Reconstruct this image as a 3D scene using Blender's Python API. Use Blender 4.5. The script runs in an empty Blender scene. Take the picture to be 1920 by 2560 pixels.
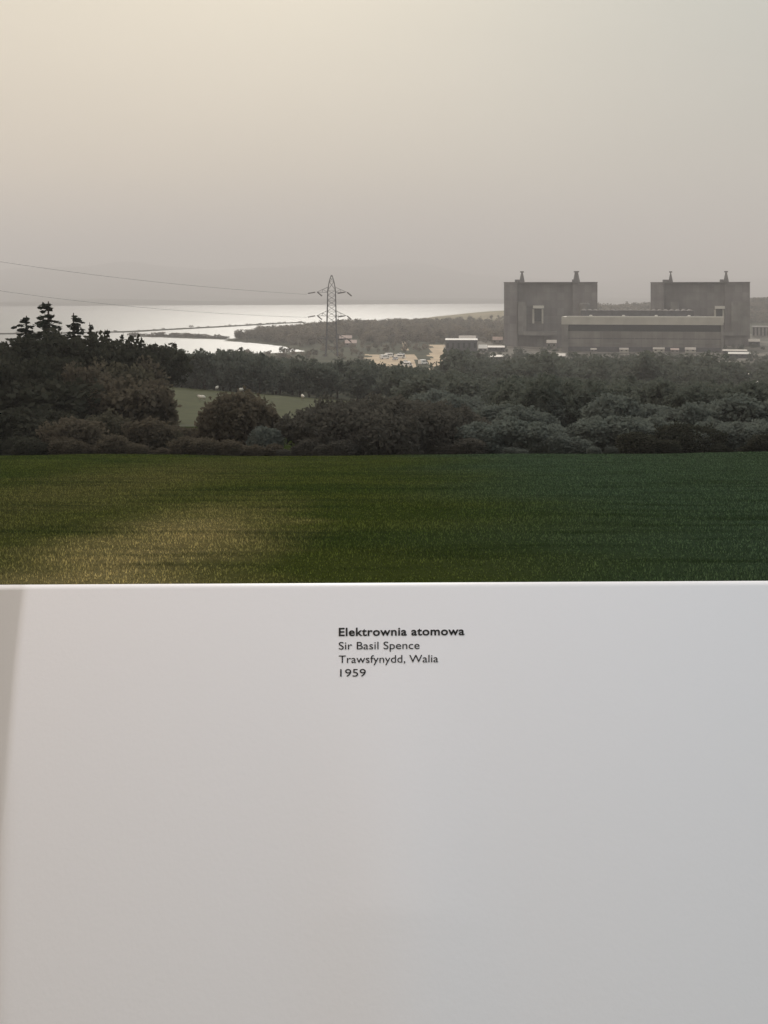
import bpy, bmesh, math, random
import numpy as np
from mathutils import Vector, Matrix, Euler

S = bpy.context.scene
C = S.collection
rng = np.random.default_rng(11)
random.seed(11)
R = math.radians
F, CX, HY, CZ = 3045.0, 960.0, 741.0, 42.0      # focal length, centre column, horizon row of the 1920x2560 photograph; eye height over the lake

# ------------------------------------------------------------------ camera
cam = bpy.data.cameras.new('camera')
cam.sensor_fit = 'HORIZONTAL'
cam.sensor_width = 36
cam.lens = F / 1920 * 36
cam.shift_y = -(1280 - HY) / 1920
cam.clip_start = 0.05
cam.clip_end = 60000
co = bpy.data.objects.new('camera', cam)
co.location = (0, 0, CZ)
co.rotation_euler = (R(90), 0, 0)
C.objects.link(co)
S.camera = co

# ------------------------------------------------------------------ sky, sun, exposure
SUN_EL, SUN_ROT = R(28), R(-3)
w = bpy.data.worlds.new('World')
S.world = w
w.use_nodes = True
nt = w.node_tree
nt.nodes.clear()
out = nt.nodes.new('ShaderNodeOutputWorld')
sky = nt.nodes.new('ShaderNodeTexSky')
sky.sky_type = 'NISHITA'
sky.sun_disc = False
sky.sun_elevation = SUN_EL
sky.sun_rotation = SUN_ROT
sky.dust_density = 6
sky.air_density = 1.2
b1 = nt.nodes.new('ShaderNodeBackground')
b1.inputs[1].default_value = 0.006
nt.links.new(sky.outputs[0], b1.inputs[0])
# cloud deck: a standard overcast sky, dimmer at the horizon than overhead
tc = nt.nodes.new('ShaderNodeTexCoord')
sep = nt.nodes.new('ShaderNodeSeparateXYZ')
nt.links.new(tc.outputs['Generated'], sep.inputs[0])
cr = nt.nodes.new('ShaderNodeValToRGB')
cr.color_ramp.elements[0].position = 0.0
cr.color_ramp.elements[0].color = (0.56, 0.53, 0.495, 1)
cr.color_ramp.elements[1].position = 1.0
cr.color_ramp.elements[1].color = (1.15, 1.11, 1.10, 1)
e = cr.color_ramp.elements.new(0.23)
e.color = (0.66, 0.665, 0.56, 1)
e = cr.color_ramp.elements.new(0.10)
e.color = (0.665, 0.64, 0.535, 1)
nt.links.new(sep.outputs[2], cr.inputs[0])
b2 = nt.nodes.new('ShaderNodeBackground')
b2.inputs[1].default_value = 0.85
# made-up tint, shaped to tone the page: warmer to the left and cooler to the right, brighter ahead-left and behind-right
tin = nt.nodes.new('ShaderNodeMapRange')
tin.interpolation_type = 'SMOOTHSTEP'
tin.inputs[1].default_value = -0.85
tin.inputs[2].default_value = 0.85
nt.links.new(sep.outputs[0], tin.inputs[0])
tm = nt.nodes.new('ShaderNodeMix'); tm.data_type = 'RGBA'
tm.inputs[6].default_value = (1.15, 0.98, 0.87, 1)
tm.inputs[7].default_value = (0.83, 0.95, 1.10, 1)
nt.links.new(tin.outputs[0], tm.inputs[0])
mu = nt.nodes.new('ShaderNodeMix'); mu.data_type = 'RGBA'; mu.blend_type = 'MULTIPLY'; mu.inputs[0].default_value = 1
nt.links.new(cr.outputs[0], mu.inputs[6]); nt.links.new(tm.outputs[2], mu.inputs[7])
xy = nt.nodes.new('ShaderNodeMath'); xy.operation = 'MULTIPLY'
nt.links.new(sep.outputs[0], xy.inputs[0]); nt.links.new(sep.outputs[1], xy.inputs[1])
lu = nt.nodes.new('ShaderNodeMath'); lu.operation = 'MULTIPLY_ADD'
nt.links.new(xy.outputs[0], lu.inputs[0]); lu.inputs[1].default_value = -0.45; lu.inputs[2].default_value = 1.0
# faint uneven cloud
cn = nt.nodes.new('ShaderNodeTexNoise'); cn.inputs['Scale'].default_value = 3.0; cn.inputs['Detail'].default_value = 4
cm = nt.nodes.new('ShaderNodeMapping'); cm.inputs['Scale'].default_value = (1, 1, 3.0)
nt.links.new(tc.outputs['Generated'], cm.inputs['Vector']); nt.links.new(cm.outputs[0], cn.inputs['Vector'])
c2 = nt.nodes.new('ShaderNodeMapRange'); c2.inputs[1].default_value = .3; c2.inputs[2].default_value = .7
c2.inputs[3].default_value = .97; c2.inputs[4].default_value = 1.03
nt.links.new(cn.outputs['Fac'], c2.inputs[0])
l2 = nt.nodes.new('ShaderNodeMath'); l2.operation = 'MULTIPLY'
nt.links.new(lu.outputs[0], l2.inputs[0]); nt.links.new(c2.outputs[0], l2.inputs[1])
mv = nt.nodes.new('ShaderNodeVectorMath'); mv.operation = 'SCALE'
nt.links.new(mu.outputs[2], mv.inputs[0]); nt.links.new(l2.outputs[0], mv.inputs['Scale'])
nt.links.new(mv.outputs[0], b2.inputs[0])
ad = nt.nodes.new('ShaderNodeAddShader')
nt.links.new(b1.outputs[0], ad.inputs[0])
nt.links.new(b2.outputs[0], ad.inputs[1])
nt.links.new(ad.outputs[0], out.inputs[0])

sl = bpy.data.lights.new('sun', 'SUN')
sl.energy = 2.6
sl.angle = R(16)
sl.color = (1.0, 0.95, 0.86)
so = bpy.data.objects.new('sun', sl)
sd = Vector((math.sin(SUN_ROT) * math.cos(SUN_EL), math.cos(SUN_ROT) * math.cos(SUN_EL), math.sin(SUN_EL)))
so.rotation_euler = (-sd).to_track_quat('-Z', 'Y').to_euler()
so.location = sd * 500
C.objects.link(so)

S.view_settings.view_transform = 'Standard'
S.view_settings.look = 'None'
S.view_settings.exposure = 0.13
S.view_settings.gamma = 1
S.cycles.max_bounces = 6
S.cycles.diffuse_bounces = 2
S.cycles.glossy_bounces = 2
S.cycles.transmission_bounces = 3
S.cycles.volume_bounces = 0
S.cycles.transparent_max_bounces = 4


# ------------------------------------------------------------------ helpers
def tag(o, label=None, cat=None, group=None, kind=None):
    if label: o['label'] = label
    if cat: o['category'] = cat
    if group: o['group'] = group
    if kind: o['kind'] = kind
    return o


def empty(name, loc, rz=0.0, **kw):
    o = bpy.data.objects.new(name, None)
    C.objects.link(o)
    o.location = loc
    o.rotation_euler = (0, 0, rz)
    o.empty_display_size = 0.5
    return tag(o, **kw)


def link(name, me, parent=None, loc=None, **kw):
    o = bpy.data.objects.new(name, me)
    C.objects.link(o)
    if parent: o.parent = parent
    if loc is not None: o.location = loc
    return tag(o, **kw)


def np_mesh(name, verts, faces, mats, midx=None, smooth=False):
    """verts (n,3), faces (m,k) all the same k"""
    me = bpy.data.meshes.new(name)
    v = np.ascontiguousarray(verts, dtype=np.float32)
    f = np.ascontiguousarray(faces, dtype=np.int32)
    m, k = f.shape
    me.vertices.add(len(v))
    me.vertices.foreach_set('co', v.ravel())
    me.loops.add(m * k)
    me.loops.foreach_set('vertex_index', f.ravel())
    me.polygons.add(m)
    me.polygons.foreach_set('loop_start', np.arange(0, m * k, k, dtype=np.int32))
    for mt in (mats if isinstance(mats, (list, tuple)) else [mats]):
        me.materials.append(mt)
    if midx is not None:
        me.polygons.foreach_set('material_index', np.ascontiguousarray(midx, dtype=np.int32))
    if smooth:
        me.polygons.foreach_set('use_smooth', np.ones(m, dtype=bool))
    me.update(calc_edges=True)
    me.validate()
    return me


class MB:
    """collects shapes, builds one mesh"""
    def __init__(s):
        s.v, s.f, s.m = [], [], []

    def add(s, vs, fs, m=0):
        b = len(s.v)
        s.v += [tuple(p) for p in vs]
        s.f += [tuple(b + i for i in q) for q in fs]
        s.m += [m] * len(fs)
        return s

    def frustum(s, x0, x1, y0, y1, z0, z1, tx=0.0, ty=0.0, m=0):
        vs = [(x0, y0, z0), (x1, y0, z0), (x1, y1, z0), (x0, y1, z0),
              (x0 + tx, y0 + ty, z1), (x1 - tx, y0 + ty, z1), (x1 - tx, y1 - ty, z1), (x0 + tx, y1 - ty, z1)]
        return s.add(vs, [(0, 3, 2, 1), (4, 5, 6, 7), (0, 1, 5, 4), (1, 2, 6, 5), (2, 3, 7, 6), (3, 0, 4, 7)], m)

    def box(s, x0, x1, y0, y1, z0, z1, m=0):
        return s.frustum(x0, x1, y0, y1, z0, z1, 0, 0, m)

    def bar(s, a, b, w, m=0, n=4, w2=None):
        a, b = Vector(a), Vector(b)
        d = (b - a)
        q = d.to_track_quat('Z', 'Y')
        w2 = w if w2 is None else w2
        vs = []
        for p, r in ((a, w), (b, w2)):
            for i in range(n):
                t = 2 * math.pi * (i + .5) / n
                vs.append(p + q @ Vector((r * math.cos(t), r * math.sin(t), 0)))
        fs = [(i, (i + 1) % n, n + (i + 1) % n, n + i) for i in range(n)]
        fs += [tuple(range(n - 1, -1, -1)), tuple(range(n, 2 * n))]
        return s.add(vs, fs, m)

    def lathe(s, prof, n=12, m=0, c=(0, 0, 0)):
        vs = []
        for r, z in prof:
            for i in range(n):
                t = 2 * math.pi * i / n
                vs.append((c[0] + r * math.cos(t), c[1] + r * math.sin(t), c[2] + z))
        fs = []
        for k in range(len(prof) - 1):
            for i in range(n):
                j = (i + 1) % n
                fs.append((k * n + i, k * n + j, (k + 1) * n + j, (k + 1) * n + i))
        fs += [tuple(range(n - 1, -1, -1)), tuple(range((len(prof) - 1) * n, len(prof) * n))]
        return s.add(vs, fs, m)

    def mesh(s, name, mats, smooth=False):
        me = bpy.data.meshes.new(name)
        me.from_pydata(s.v, [], s.f)
        for mt in (mats if isinstance(mats, (list, tuple)) else [mats]):
            me.materials.append(mt)
        me.polygons.foreach_set('material_index', s.m)
        if smooth:
            me.polygons.foreach_set('use_smooth', [True] * len(s.f))
        me.update()
        return me

    def build(s, name, mats, parent=None, smooth=False, **kw):
        return link(name, s.mesh(name, mats, smooth), parent, **kw)


# ------------------------------------------------------------------ materials
def mat(name, col, rough=0.8, var=0.25, scale=3.0, bump=0.0, col2=None, spec=0.3, detail=6, coord='Object'):
    m = bpy.data.materials.new(name)
    m.use_nodes = True
    t = m.node_tree
    p = t.nodes['Principled BSDF']
    p.inputs['Roughness'].default_value = rough
    p.inputs['Specular IOR Level'].default_value = spec
    tc = t.nodes.new('ShaderNodeTexCoord')
    no = t.nodes.new('ShaderNodeTexNoise')
    no.inputs['Scale'].default_value = scale
    no.inputs['Detail'].default_value = detail
    t.links.new(tc.outputs[coord], no.inputs['Vector'])
    mx = t.nodes.new('ShaderNodeMix')
    mx.data_type = 'RGBA'
    c2 = col2 or tuple(c * (1 - var) for c in col)
    c1 = col if col2 else tuple(min(1, c * (1 + var)) for c in col)
    mx.inputs[6].default_value = (*c2, 1)
    mx.inputs[7].default_value = (*c1, 1)
    rp = t.nodes.new('ShaderNodeMapRange')
    rp.inputs[1].default_value = 0.32
    rp.inputs[2].default_value = 0.68
    t.links.new(no.outputs['Fac'], rp.inputs[0])
    t.links.new(rp.outputs[0], mx.inputs[0])
    t.links.new(mx.outputs[2], p.inputs['Base Color'])
    if bump:
        bp = t.nodes.new('ShaderNodeBump')
        bp.inputs['Strength'].default_value = bump
        bp.inputs['Distance'].default_value = 0.05
        t.links.new(no.outputs['Fac'], bp.inputs['Height'])
        t.links.new(bp.outputs[0], p.inputs['Normal'])
    return m


def leaf_mat(name, col, col2, trans=0.25, scale=0.6, patch=0.2):
    m = bpy.data.materials.new(name)
    m.use_nodes = True
    t = m.node_tree
    t.nodes.clear()
    o = t.nodes.new('ShaderNodeOutputMaterial')
    geo = t.nodes.new('ShaderNodeNewGeometry')
    oi = t.nodes.new('ShaderNodeObjectInfo')
    no = t.nodes.new('ShaderNodeTexNoise')
    no.inputs['Scale'].default_value = scale
    t.links.new(geo.outputs['Position'], no.inputs['Vector'])
    nc = t.nodes.new('ShaderNodeMapRange')
    nc.inputs[1].default_value = .34; nc.inputs[2].default_value = .66
    nc.inputs[3].default_value = .5 - patch; nc.inputs[4].default_value = .5 + patch
    t.links.new(no.outputs['Fac'], nc.inputs[0])
    a1 = t.nodes.new('ShaderNodeMath'); a1.operation = 'MULTIPLY_ADD'
    t.links.new(geo.outputs['Random Per Island'], a1.inputs[0])
    a1.inputs[1].default_value = 0.35
    t.links.new(nc.outputs[0], a1.inputs[2])
    a2 = t.nodes.new('ShaderNodeMath'); a2.operation = 'MULTIPLY_ADD'
    t.links.new(oi.outputs['Random'], a2.inputs[0])
    a2.inputs[1].default_value = 0.28
    t.links.new(a1.outputs[0], a2.inputs[2])
    rp = t.nodes.new('ShaderNodeMapRange')
    rp.inputs[1].default_value = 0.3
    rp.inputs[2].default_value = 1.3
    t.links.new(a2.outputs[0], rp.inputs[0])
    mx = t.nodes.new('ShaderNodeMix'); mx.data_type = 'RGBA'
    mx.inputs[6].default_value = (*col2, 1)
    mx.inputs[7].default_value = (*col, 1)
    t.links.new(rp.outputs[0], mx.inputs[0])
    d = t.nodes.new('ShaderNodeBsdfDiffuse')
    tr = t.nodes.new('ShaderNodeBsdfTranslucent')
    t.links.new(mx.outputs[2], d.inputs[0])
    t.links.new(mx.outputs[2], tr.inputs[0])
    ms = t.nodes.new('ShaderNodeMixShader')
    ms.inputs[0].default_value = trans
    t.links.new(d.outputs[0], ms.inputs[1])
    t.links.new(tr.outputs[0], ms.inputs[2])
    t.links.new(ms.outputs[0], o.inputs[0])
    return m


def grass_mat(name, blades):
    """field grass: green turf, warm glare painted in at the left, bluish glare painted in to the right, darker tussock streaks"""
    m = bpy.data.materials.new(name)
    m.use_nodes = True
    t = m.node_tree
    p = t.nodes['Principled BSDF']
    p.inputs['Roughness'].default_value = 1.0
    p.inputs['Specular IOR Level'].default_value = 0.0
    geo = t.nodes.new('ShaderNodeNewGeometry')

    def noise(scale, sx=1, sy=1, det=4):
        mp = t.nodes.new('ShaderNodeMapping')
        mp.inputs['Scale'].default_value = (sx, sy, 1)
        t.links.new(geo.outputs['Position'], mp.inputs['Vector'])
        n = t.nodes.new('ShaderNodeTexNoise')
        n.inputs['Scale'].default_value = scale
        n.inputs['Detail'].default_value = det
        t.links.new(mp.outputs[0], n.inputs['Vector'])
        return n.outputs['Fac']

    def rng_(src, a, b, c=0.0, d=1.0):
        r = t.nodes.new('ShaderNodeMapRange')
        r.interpolation_type = 'SMOOTHSTEP'
        for i, v in enumerate((a, b, c, d)): r.inputs[1 + i].default_value = v
        t.links.new(src, r.inputs[0])
        return r.outputs[0]

    def mix(f, a, b, mode='MIX'):
        x = t.nodes.new('ShaderNodeMix'); x.data_type = 'RGBA'; x.blend_type = mode
        if isinstance(f, float): x.inputs[0].default_value = f
        else: t.links.new(f, x.inputs[0])
        for i, q in ((6, a), (7, b)):
            if isinstance(q, tuple): x.inputs[i].default_value = (*q, 1)
            else: t.links.new(q, x.inputs[i])
        return x.outputs[2]

    def math_(op, a, b):
        x = t.nodes.new('ShaderNodeMath'); x.operation = op
        for i, q in enumerate((a, b)):
            if isinstance(q, float): x.inputs[i].default_value = q
            else: t.links.new(q, x.inputs[i])
        return x.outputs[0]

    base = mix(rng_(noise(0.16, 1, 1.6), .35, .65), (0.039, 0.058, 0.013), (0.058, 0.074, 0.017))
    sx = t.nodes.new('ShaderNodeSeparateXYZ')
    t.links.new(geo.outputs['Position'], sx.inputs[0])
    wob = math_('MULTIPLY_ADD', noise(0.11), 14.0)
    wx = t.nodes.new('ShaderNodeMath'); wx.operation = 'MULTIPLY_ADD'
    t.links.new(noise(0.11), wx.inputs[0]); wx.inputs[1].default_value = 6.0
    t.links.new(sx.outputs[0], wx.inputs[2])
    cool_glare = rng_(wx.outputs[0], 2.0, 9.0)  # bluish glare painted into the grass colour towards the right
    base = mix(cool_glare, base, (0.043, 0.072, 0.043))
    # warm glare painted into the grass colour as pale patches at the left
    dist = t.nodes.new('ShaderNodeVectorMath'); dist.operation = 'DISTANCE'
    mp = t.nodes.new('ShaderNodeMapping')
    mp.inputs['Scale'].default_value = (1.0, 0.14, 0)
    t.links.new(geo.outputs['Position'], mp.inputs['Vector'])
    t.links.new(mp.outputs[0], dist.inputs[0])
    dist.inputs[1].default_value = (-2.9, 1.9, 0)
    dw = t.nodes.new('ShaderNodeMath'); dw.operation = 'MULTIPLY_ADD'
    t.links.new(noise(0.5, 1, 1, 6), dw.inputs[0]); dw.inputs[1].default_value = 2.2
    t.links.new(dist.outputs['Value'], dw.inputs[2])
    warm_glare = rng_(dw.outputs[0], 0.7, 3.5, 0.75, 0.0)
    base = mix(warm_glare, base, (0.37, 0.30, 0.145))
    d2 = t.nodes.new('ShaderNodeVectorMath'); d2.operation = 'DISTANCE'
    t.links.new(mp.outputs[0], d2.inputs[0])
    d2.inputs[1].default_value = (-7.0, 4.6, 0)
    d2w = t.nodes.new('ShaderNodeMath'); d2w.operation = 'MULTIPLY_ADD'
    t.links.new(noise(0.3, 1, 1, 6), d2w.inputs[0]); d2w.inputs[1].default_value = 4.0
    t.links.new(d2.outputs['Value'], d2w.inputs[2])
    base = mix(rng_(d2w.outputs[0], 2.0, 7.0, 0.7, 0.0), base, (0.115, 0.108, 0.042))  # second, fainter patch of painted glare farther out
    # darker tussocks lying along the slope, and fine mottling
    base = mix(rng_(noise(0.9, 0.35, 1.4, 6), .48, .70, 0.0, .6), base, (0.015, 0.028, 0.009))
    base = mix(rng_(noise(14, 1, 1, 3), .3, .7, 0.0, .45), base, mix(0.5, base, (0.03, 0.04, 0.015)))
    if blades:
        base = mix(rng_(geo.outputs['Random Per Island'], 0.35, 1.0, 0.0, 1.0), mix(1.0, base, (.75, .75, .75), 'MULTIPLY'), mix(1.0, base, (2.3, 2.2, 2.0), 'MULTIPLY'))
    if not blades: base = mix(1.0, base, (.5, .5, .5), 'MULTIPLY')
    t.links.new(base, p.inputs['Base Color'])
    if blades:
        tr = t.nodes.new('ShaderNodeBsdfTranslucent')
        t.links.new(base, tr.inputs[0])
        ms = t.nodes.new('ShaderNodeMixShader')
        ms.inputs[0].default_value = .5
        t.links.new(p.outputs[0], ms.inputs[1])
        t.links.new(tr.outputs[0], ms.inputs[2])
        t.links.new(ms.outputs[0], t.nodes['Material Output'].inputs[0])
    if not blades:
        bp = t.nodes.new('ShaderNodeBump')
        bp.inputs['Strength'].default_value = 0.8
        bp.inputs['Distance'].default_value = 0.08
        t.links.new(noise(9, 1, 1, 8), bp.inputs['Height'])
        t.links.new(bp.outputs[0], p.inputs['Normal'])
    return m


M = {}
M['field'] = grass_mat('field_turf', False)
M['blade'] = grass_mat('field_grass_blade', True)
M['meadow'] = mat('meadow_grass', (0.054, 0.060, 0.024), 0.9, scale=0.35, col2=(0.036, 0.041, 0.016), bump=0.4, coord='Object', spec=0.03)
M['scrub'] = mat('scrub_ground', (0.065, 0.066, 0.040), 0.95, scale=0.06, col2=(0.032, 0.038, 0.024), coord='Object', spec=0.03)
M['yard'] = mat('rough_yard_ground', (0.22, 0.20, 0.17), 0.95, scale=0.07, col2=(0.045, 0.05, 0.04), detail=9, spec=0.03)
M['soil'] = mat('bare_soil', (0.52, 0.42, 0.29), 0.95, scale=0.12, col2=(0.36, 0.29, 0.21), coord='Object', spec=0.03)
M['hillgrass'] = mat('dry_hill_grass', (0.30, 0.26, 0.175), 0.95, scale=0.03, col2=(0.18, 0.165, 0.11), coord='Object', spec=0.03)
M['hills'] = mat('far_hill', (0.07, 0.075, 0.055), 0.95, scale=0.002, coord='Object', spec=0.03)
M['bed'] = mat('lake_bed', (0.08, 0.075, 0.06), 0.9, scale=0.1)
M['bark'] = mat('bark', (0.05, 0.038, 0.028), 0.9, scale=6, bump=0.6)
M['leaf'] = leaf_mat('broad_leaf', (0.105, 0.098, 0.070), (0.060, 0.058, 0.043), 0.4)
M['leaf_brown'] = leaf_mat('russet_leaf', (0.125, 0.108, 0.080), (0.075, 0.066, 0.050), 0.4)
M['leaf_dome'] = leaf_mat('dusty_leaf', (0.105, 0.100, 0.084), (0.065, 0.063, 0.054), 0.4)
M['leaf_dark'] = leaf_mat('dark_leaf', (0.062, 0.062, 0.046), (0.026, 0.030, 0.023))
M['leaf_green'] = leaf_mat('green_leaf', (0.150, 0.168, 0.146), (0.100, 0.116, 0.102), 0.4)
M['needle'] = leaf_mat('conifer_needle', (0.034, 0.042, 0.030), (0.016, 0.020, 0.016), 0.12)
M['wood'] = leaf_mat('wood_leaf', (0.126, 0.138, 0.112), (0.072, 0.084, 0.070), 0.35, 0.06)
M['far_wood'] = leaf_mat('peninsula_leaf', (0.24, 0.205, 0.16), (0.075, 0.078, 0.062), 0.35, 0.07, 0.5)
M['steel'] = mat('galvanised_steel', (0.12, 0.12, 0.125), 0.65, scale=2)
M['porcelain'] = mat('insulator_glaze', (0.05, 0.035, 0.03), 0.3, scale=2)
M['cable'] = mat('aluminium_cable', (0.20, 0.20, 0.20), 0.5, scale=2)
M['fleece'] = mat('fleece', (0.66, 0.62, 0.54), 0.95, scale=14, bump=0.8, var=0.12)
M['face'] = mat('sheep_face', (0.30, 0.26, 0.22), 0.9, scale=10)
M['white'] = mat('white_paint', (0.80, 0.78, 0.74), 0.5, var=0.06, scale=1.0)
M['pale_roof'] = mat('pale_roof_sheet', (0.50, 0.46, 0.40), 0.6, var=0.1, scale=0.3)
M['dark_wall'] = mat('dark_cladding', (0.085, 0.085, 0.09), 0.8, scale=0.4)
M['stone'] = mat('grey_render', (0.24, 0.225, 0.21), 0.9, scale=0.4)
M['pink_roof'] = mat('pinkish_tile', (0.50, 0.40, 0.35), 0.85, scale=0.5, var=0.15)
M['glass'] = mat('dark_glass', (0.025, 0.03, 0.035), 0.15, scale=1, spec=0.6)
M['tyre'] = mat('tyre_rubber', (0.02, 0.02, 0.02), 0.9, scale=5)
M['car_grey'] = mat('silver_car_paint', (0.55, 0.55, 0.56), 0.35, var=0.05, scale=1)
M['fascia'] = mat('pale_concrete', (0.45, 0.43, 0.375), 0.85, scale=0.12, var=0.12)
M['skylight'] = mat('white_roof_edge', (0.62, 0.60, 0.54), 0.7, scale=0.2, var=0.05)


def concrete(name, col, pw, ph, dark):
    m = mat(name, col, 0.9, var=0.2, scale=0.09, bump=0.0, detail=10)
    t = m.node_tree
    p = t.nodes['Principled BSDF']
    src = p.inputs['Base Color'].links[0].from_socket
    tc = t.nodes.new('ShaderNodeTexCoord')
    sp = t.nodes.new('ShaderNodeSeparateXYZ')
    cb = t.nodes.new('ShaderNodeCombineXYZ')
    t.links.new(tc.outputs['Object'], sp.inputs[0])
    t.links.new(sp.outputs[0], cb.inputs[0])
    t.links.new(sp.outputs[2], cb.inputs[1])
    br = t.nodes.new('ShaderNodeTexBrick')
    br.offset = 0
    br.inputs['Scale'].default_value = 1
    br.inputs['Brick Width'].default_value = pw
    br.inputs['Row Height'].default_value = ph
    br.inputs['Mortar Size'].default_value = 0.12
    br.inputs['Color1'].default_value = (1, 1, 1, 1)
    br.inputs['Color2'].default_value = (.76, .76, .76, 1)
    br.inputs['Mortar'].default_value = (dark, dark, dark, 1)
    t.links.new(cb.outputs[0], br.inputs['Vector'])
    # rain streaks
    mp = t.nodes.new('ShaderNodeMapping')
    mp.inputs['Scale'].default_value = (0.35, 0.35, 0.02)
    t.links.new(tc.outputs['Object'], mp.inputs['Vector'])
    ns = t.nodes.new('ShaderNodeTexNoise')
    ns.inputs['Scale'].default_value = 1.0
    ns.inputs['Detail'].default_value = 5
    t.links.new(mp.outputs[0], ns.inputs['Vector'])
    rp = t.nodes.new('ShaderNodeMapRange')
    rp.inputs[1].default_value = .35; rp.inputs[2].default_value = .65
    rp.inputs[3].default_value = .86; rp.inputs[4].default_value = 1.03
    t.links.new(ns.outputs['Fac'], rp.inputs[0])
    a = t.nodes.new('ShaderNodeMix'); a.data_type = 'RGBA'; a.blend_type = 'MULTIPLY'; a.inputs[0].default_value = 1
    b = t.nodes.new('ShaderNodeMix'); b.data_type = 'RGBA'; b.blend_type = 'MULTIPLY'; b.inputs[0].default_value = 1
    t.links.new(src, a.inputs[6]); t.links.new(br.outputs['Color'], a.inputs[7])
    t.links.new(a.outputs[2], b.inputs[6]); t.links.new(rp.outputs[0], b.inputs[7])
    t.links.new(b.outputs[2], p.inputs['Base Color'])
    return m


M['concrete'] = concrete('panelled_concrete', (0.20, 0.19, 0.185), 5.2, 6.0, .75)
M['concrete_lit'] = concrete('panelled_concrete_lit', (0.225, 0.21, 0.205), 5.2, 6.0, .75)  # same concrete, painted lighter so the recessed middle reads as shaded
M['concrete_light'] = concrete('stair_tower_concrete', (0.22, 0.21, 0.195), 3.5, 4.0, .8)
M['hall_wall'] = concrete('hall_cladding', (0.23, 0.215, 0.195), 7.0, 30.0, .7)


# ------------------------------------------------------------------ terrain
HP = np.array([(-400, 52), (0, 40.43), (60, 34.14), (66, 33.4), (100, 30.9), (150, 27.3), (220, 24.6), (300, 18), (400, 11.5), (500, 7.5),
               (650, 5.0), (800, 4.0), (1050, 3.2), (1400, 4.0), (3000, 6.0)], dtype=float)


def lake_pt(px, py):
    d = CZ * F / (py - HY)
    return ((px - CX) / F * d, d)


LAND = [(-2600, -600), (2600, -600), (3200, 2400), (1500, 2500), (700, 2450), (420, 2250), (250, 2050), (120, 1950),
        (0, 1780), (-60, 1600), (-110, 1420), (-150, 1270),
        lake_pt(556, 853), lake_pt(600, 854.5), lake_pt(655, 860), lake_pt(700, 865), lake_pt(728, 871), (-62, 935),
        lake_pt(766, 882), (-75, 880), (-130, 845), (-220, 800), (-330, 745), (-2600, 700)]
SPIT = [lake_pt(318, 842), lake_pt(380, 843), lake_pt(450, 846), lake_pt(520, 848), lake_pt(562, 849.5),
        lake_pt(575, 845), lake_pt(520, 843), lake_pt(450, 841.5), lake_pt(380, 839.5), lake_pt(318, 839)]


def sdf(px, py, poly):
    """signed distance, positive inside"""
    P = np.array(poly)
    d = np.full(px.shape, 1e18)
    ins = np.zeros(px.shape, bool)
    for i in range(len(P)):
        a, b = P[i], P[(i + 1) % len(P)]
        ex, ey = b - a
        wx, wy = px - a[0], py - a[1]
        t = np.clip((wx * ex + wy * ey) / (ex * ex + ey * ey), 0, 1)
        d = np.minimum(d, (wx - ex * t) ** 2 + (wy - ey * t) ** 2)
        c = ((a[1] <= py) & (b[1] > py)) | ((b[1] <= py) & (a[1] > py))
        with np.errstate(divide='ignore', invalid='ignore'):
            xi = a[0] + (py - a[1]) / (b[1] - a[1]) * ex
        ins ^= c & (px < xi)
    return np.where(ins, 1, -1) * np.sqrt(d)


def sm(a, b, x):
    t = np.clip((x - a) / (b - a), 0, 1)
    return t * t * (3 - 2 * t)


def wav(x, y):
    return (np.sin(x * .031 + 1.3 * np.sin(y * .017)) + np.sin(y * .043 + x * .013 + 2) + .5 * np.sin(x * .11 + y * .09))


def height(x, y):
    x = np.asarray(x, float); y = np.asarray(y, float)
    h = np.interp(y, HP[:, 0], HP[:, 1])
    h = h + wav(x, y) * sm(260, 420, y) * .35
    # the field's far edge rises a little to the right and has a shallow swell
    h = h + sm(20, 60, y) * (1 - sm(60, 140, y)) * (0.16 * sm(2, 18, x) + .05 * np.sin(x * .35)) * 1.0
    h = h - .08 * (np.clip(x, -80, 20) + 26) * sm(110, 190, y) * (1 - sm(235, 300, y))
    # dry hill left of the reactors, wooded rise behind them, bigger rise on the far right
    h = h + 16 * np.exp(-(((x - 190) / 130) ** 2 + ((y - 1750) / 190) ** 2))
    h = h + 20 * np.exp(-(((x - 520) / 240) ** 2 + ((y - 1900) / 260) ** 2))
    h = h + 34 * np.exp(-(((x - 800) / 210) ** 2 + ((y - 1700) / 320) ** 2))
    h = h + 3.0 * np.exp(-(((x + 40) / 70) ** 2 + ((y - 1330) / 120) ** 2))
    s = sdf(x, y, LAND)
    h = np.where(s > 0, h * sm(0, 45, s) + .05 * s * (s < 45) * (1 - sm(0, 45, s)), np.maximum(-4, s * .15))
    s2 = sdf(x, y, SPIT)
    h = np.maximum(h, np.where(s2 > 0, np.minimum(.5, s2 * .15), -4))
    return h


def H(x, y):
    return float(height(np.array([x]), np.array([y]))[0])


def at(px, py, d):
    return ((px - CX) / F * d, d, CZ - (py - HY) / F * d)


def ground_at(px, py, d0=20, d1=1600):
    ds = np.linspace(d0, d1, 3000)
    xs = (px - CX) / F * ds
    z = CZ - (py - HY) / F * ds
    k = np.argmax(height(xs, ds) >= z)
    return float(xs[k]), float(ds[k]), float(height(xs[k:k + 1], ds[k:k + 1])[0])


def spaced(segs):
    o = []
    for a, b, st in segs:
        o += list(np.arange(a, b, st))
    return np.array(o + [segs[-1][1]])


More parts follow.
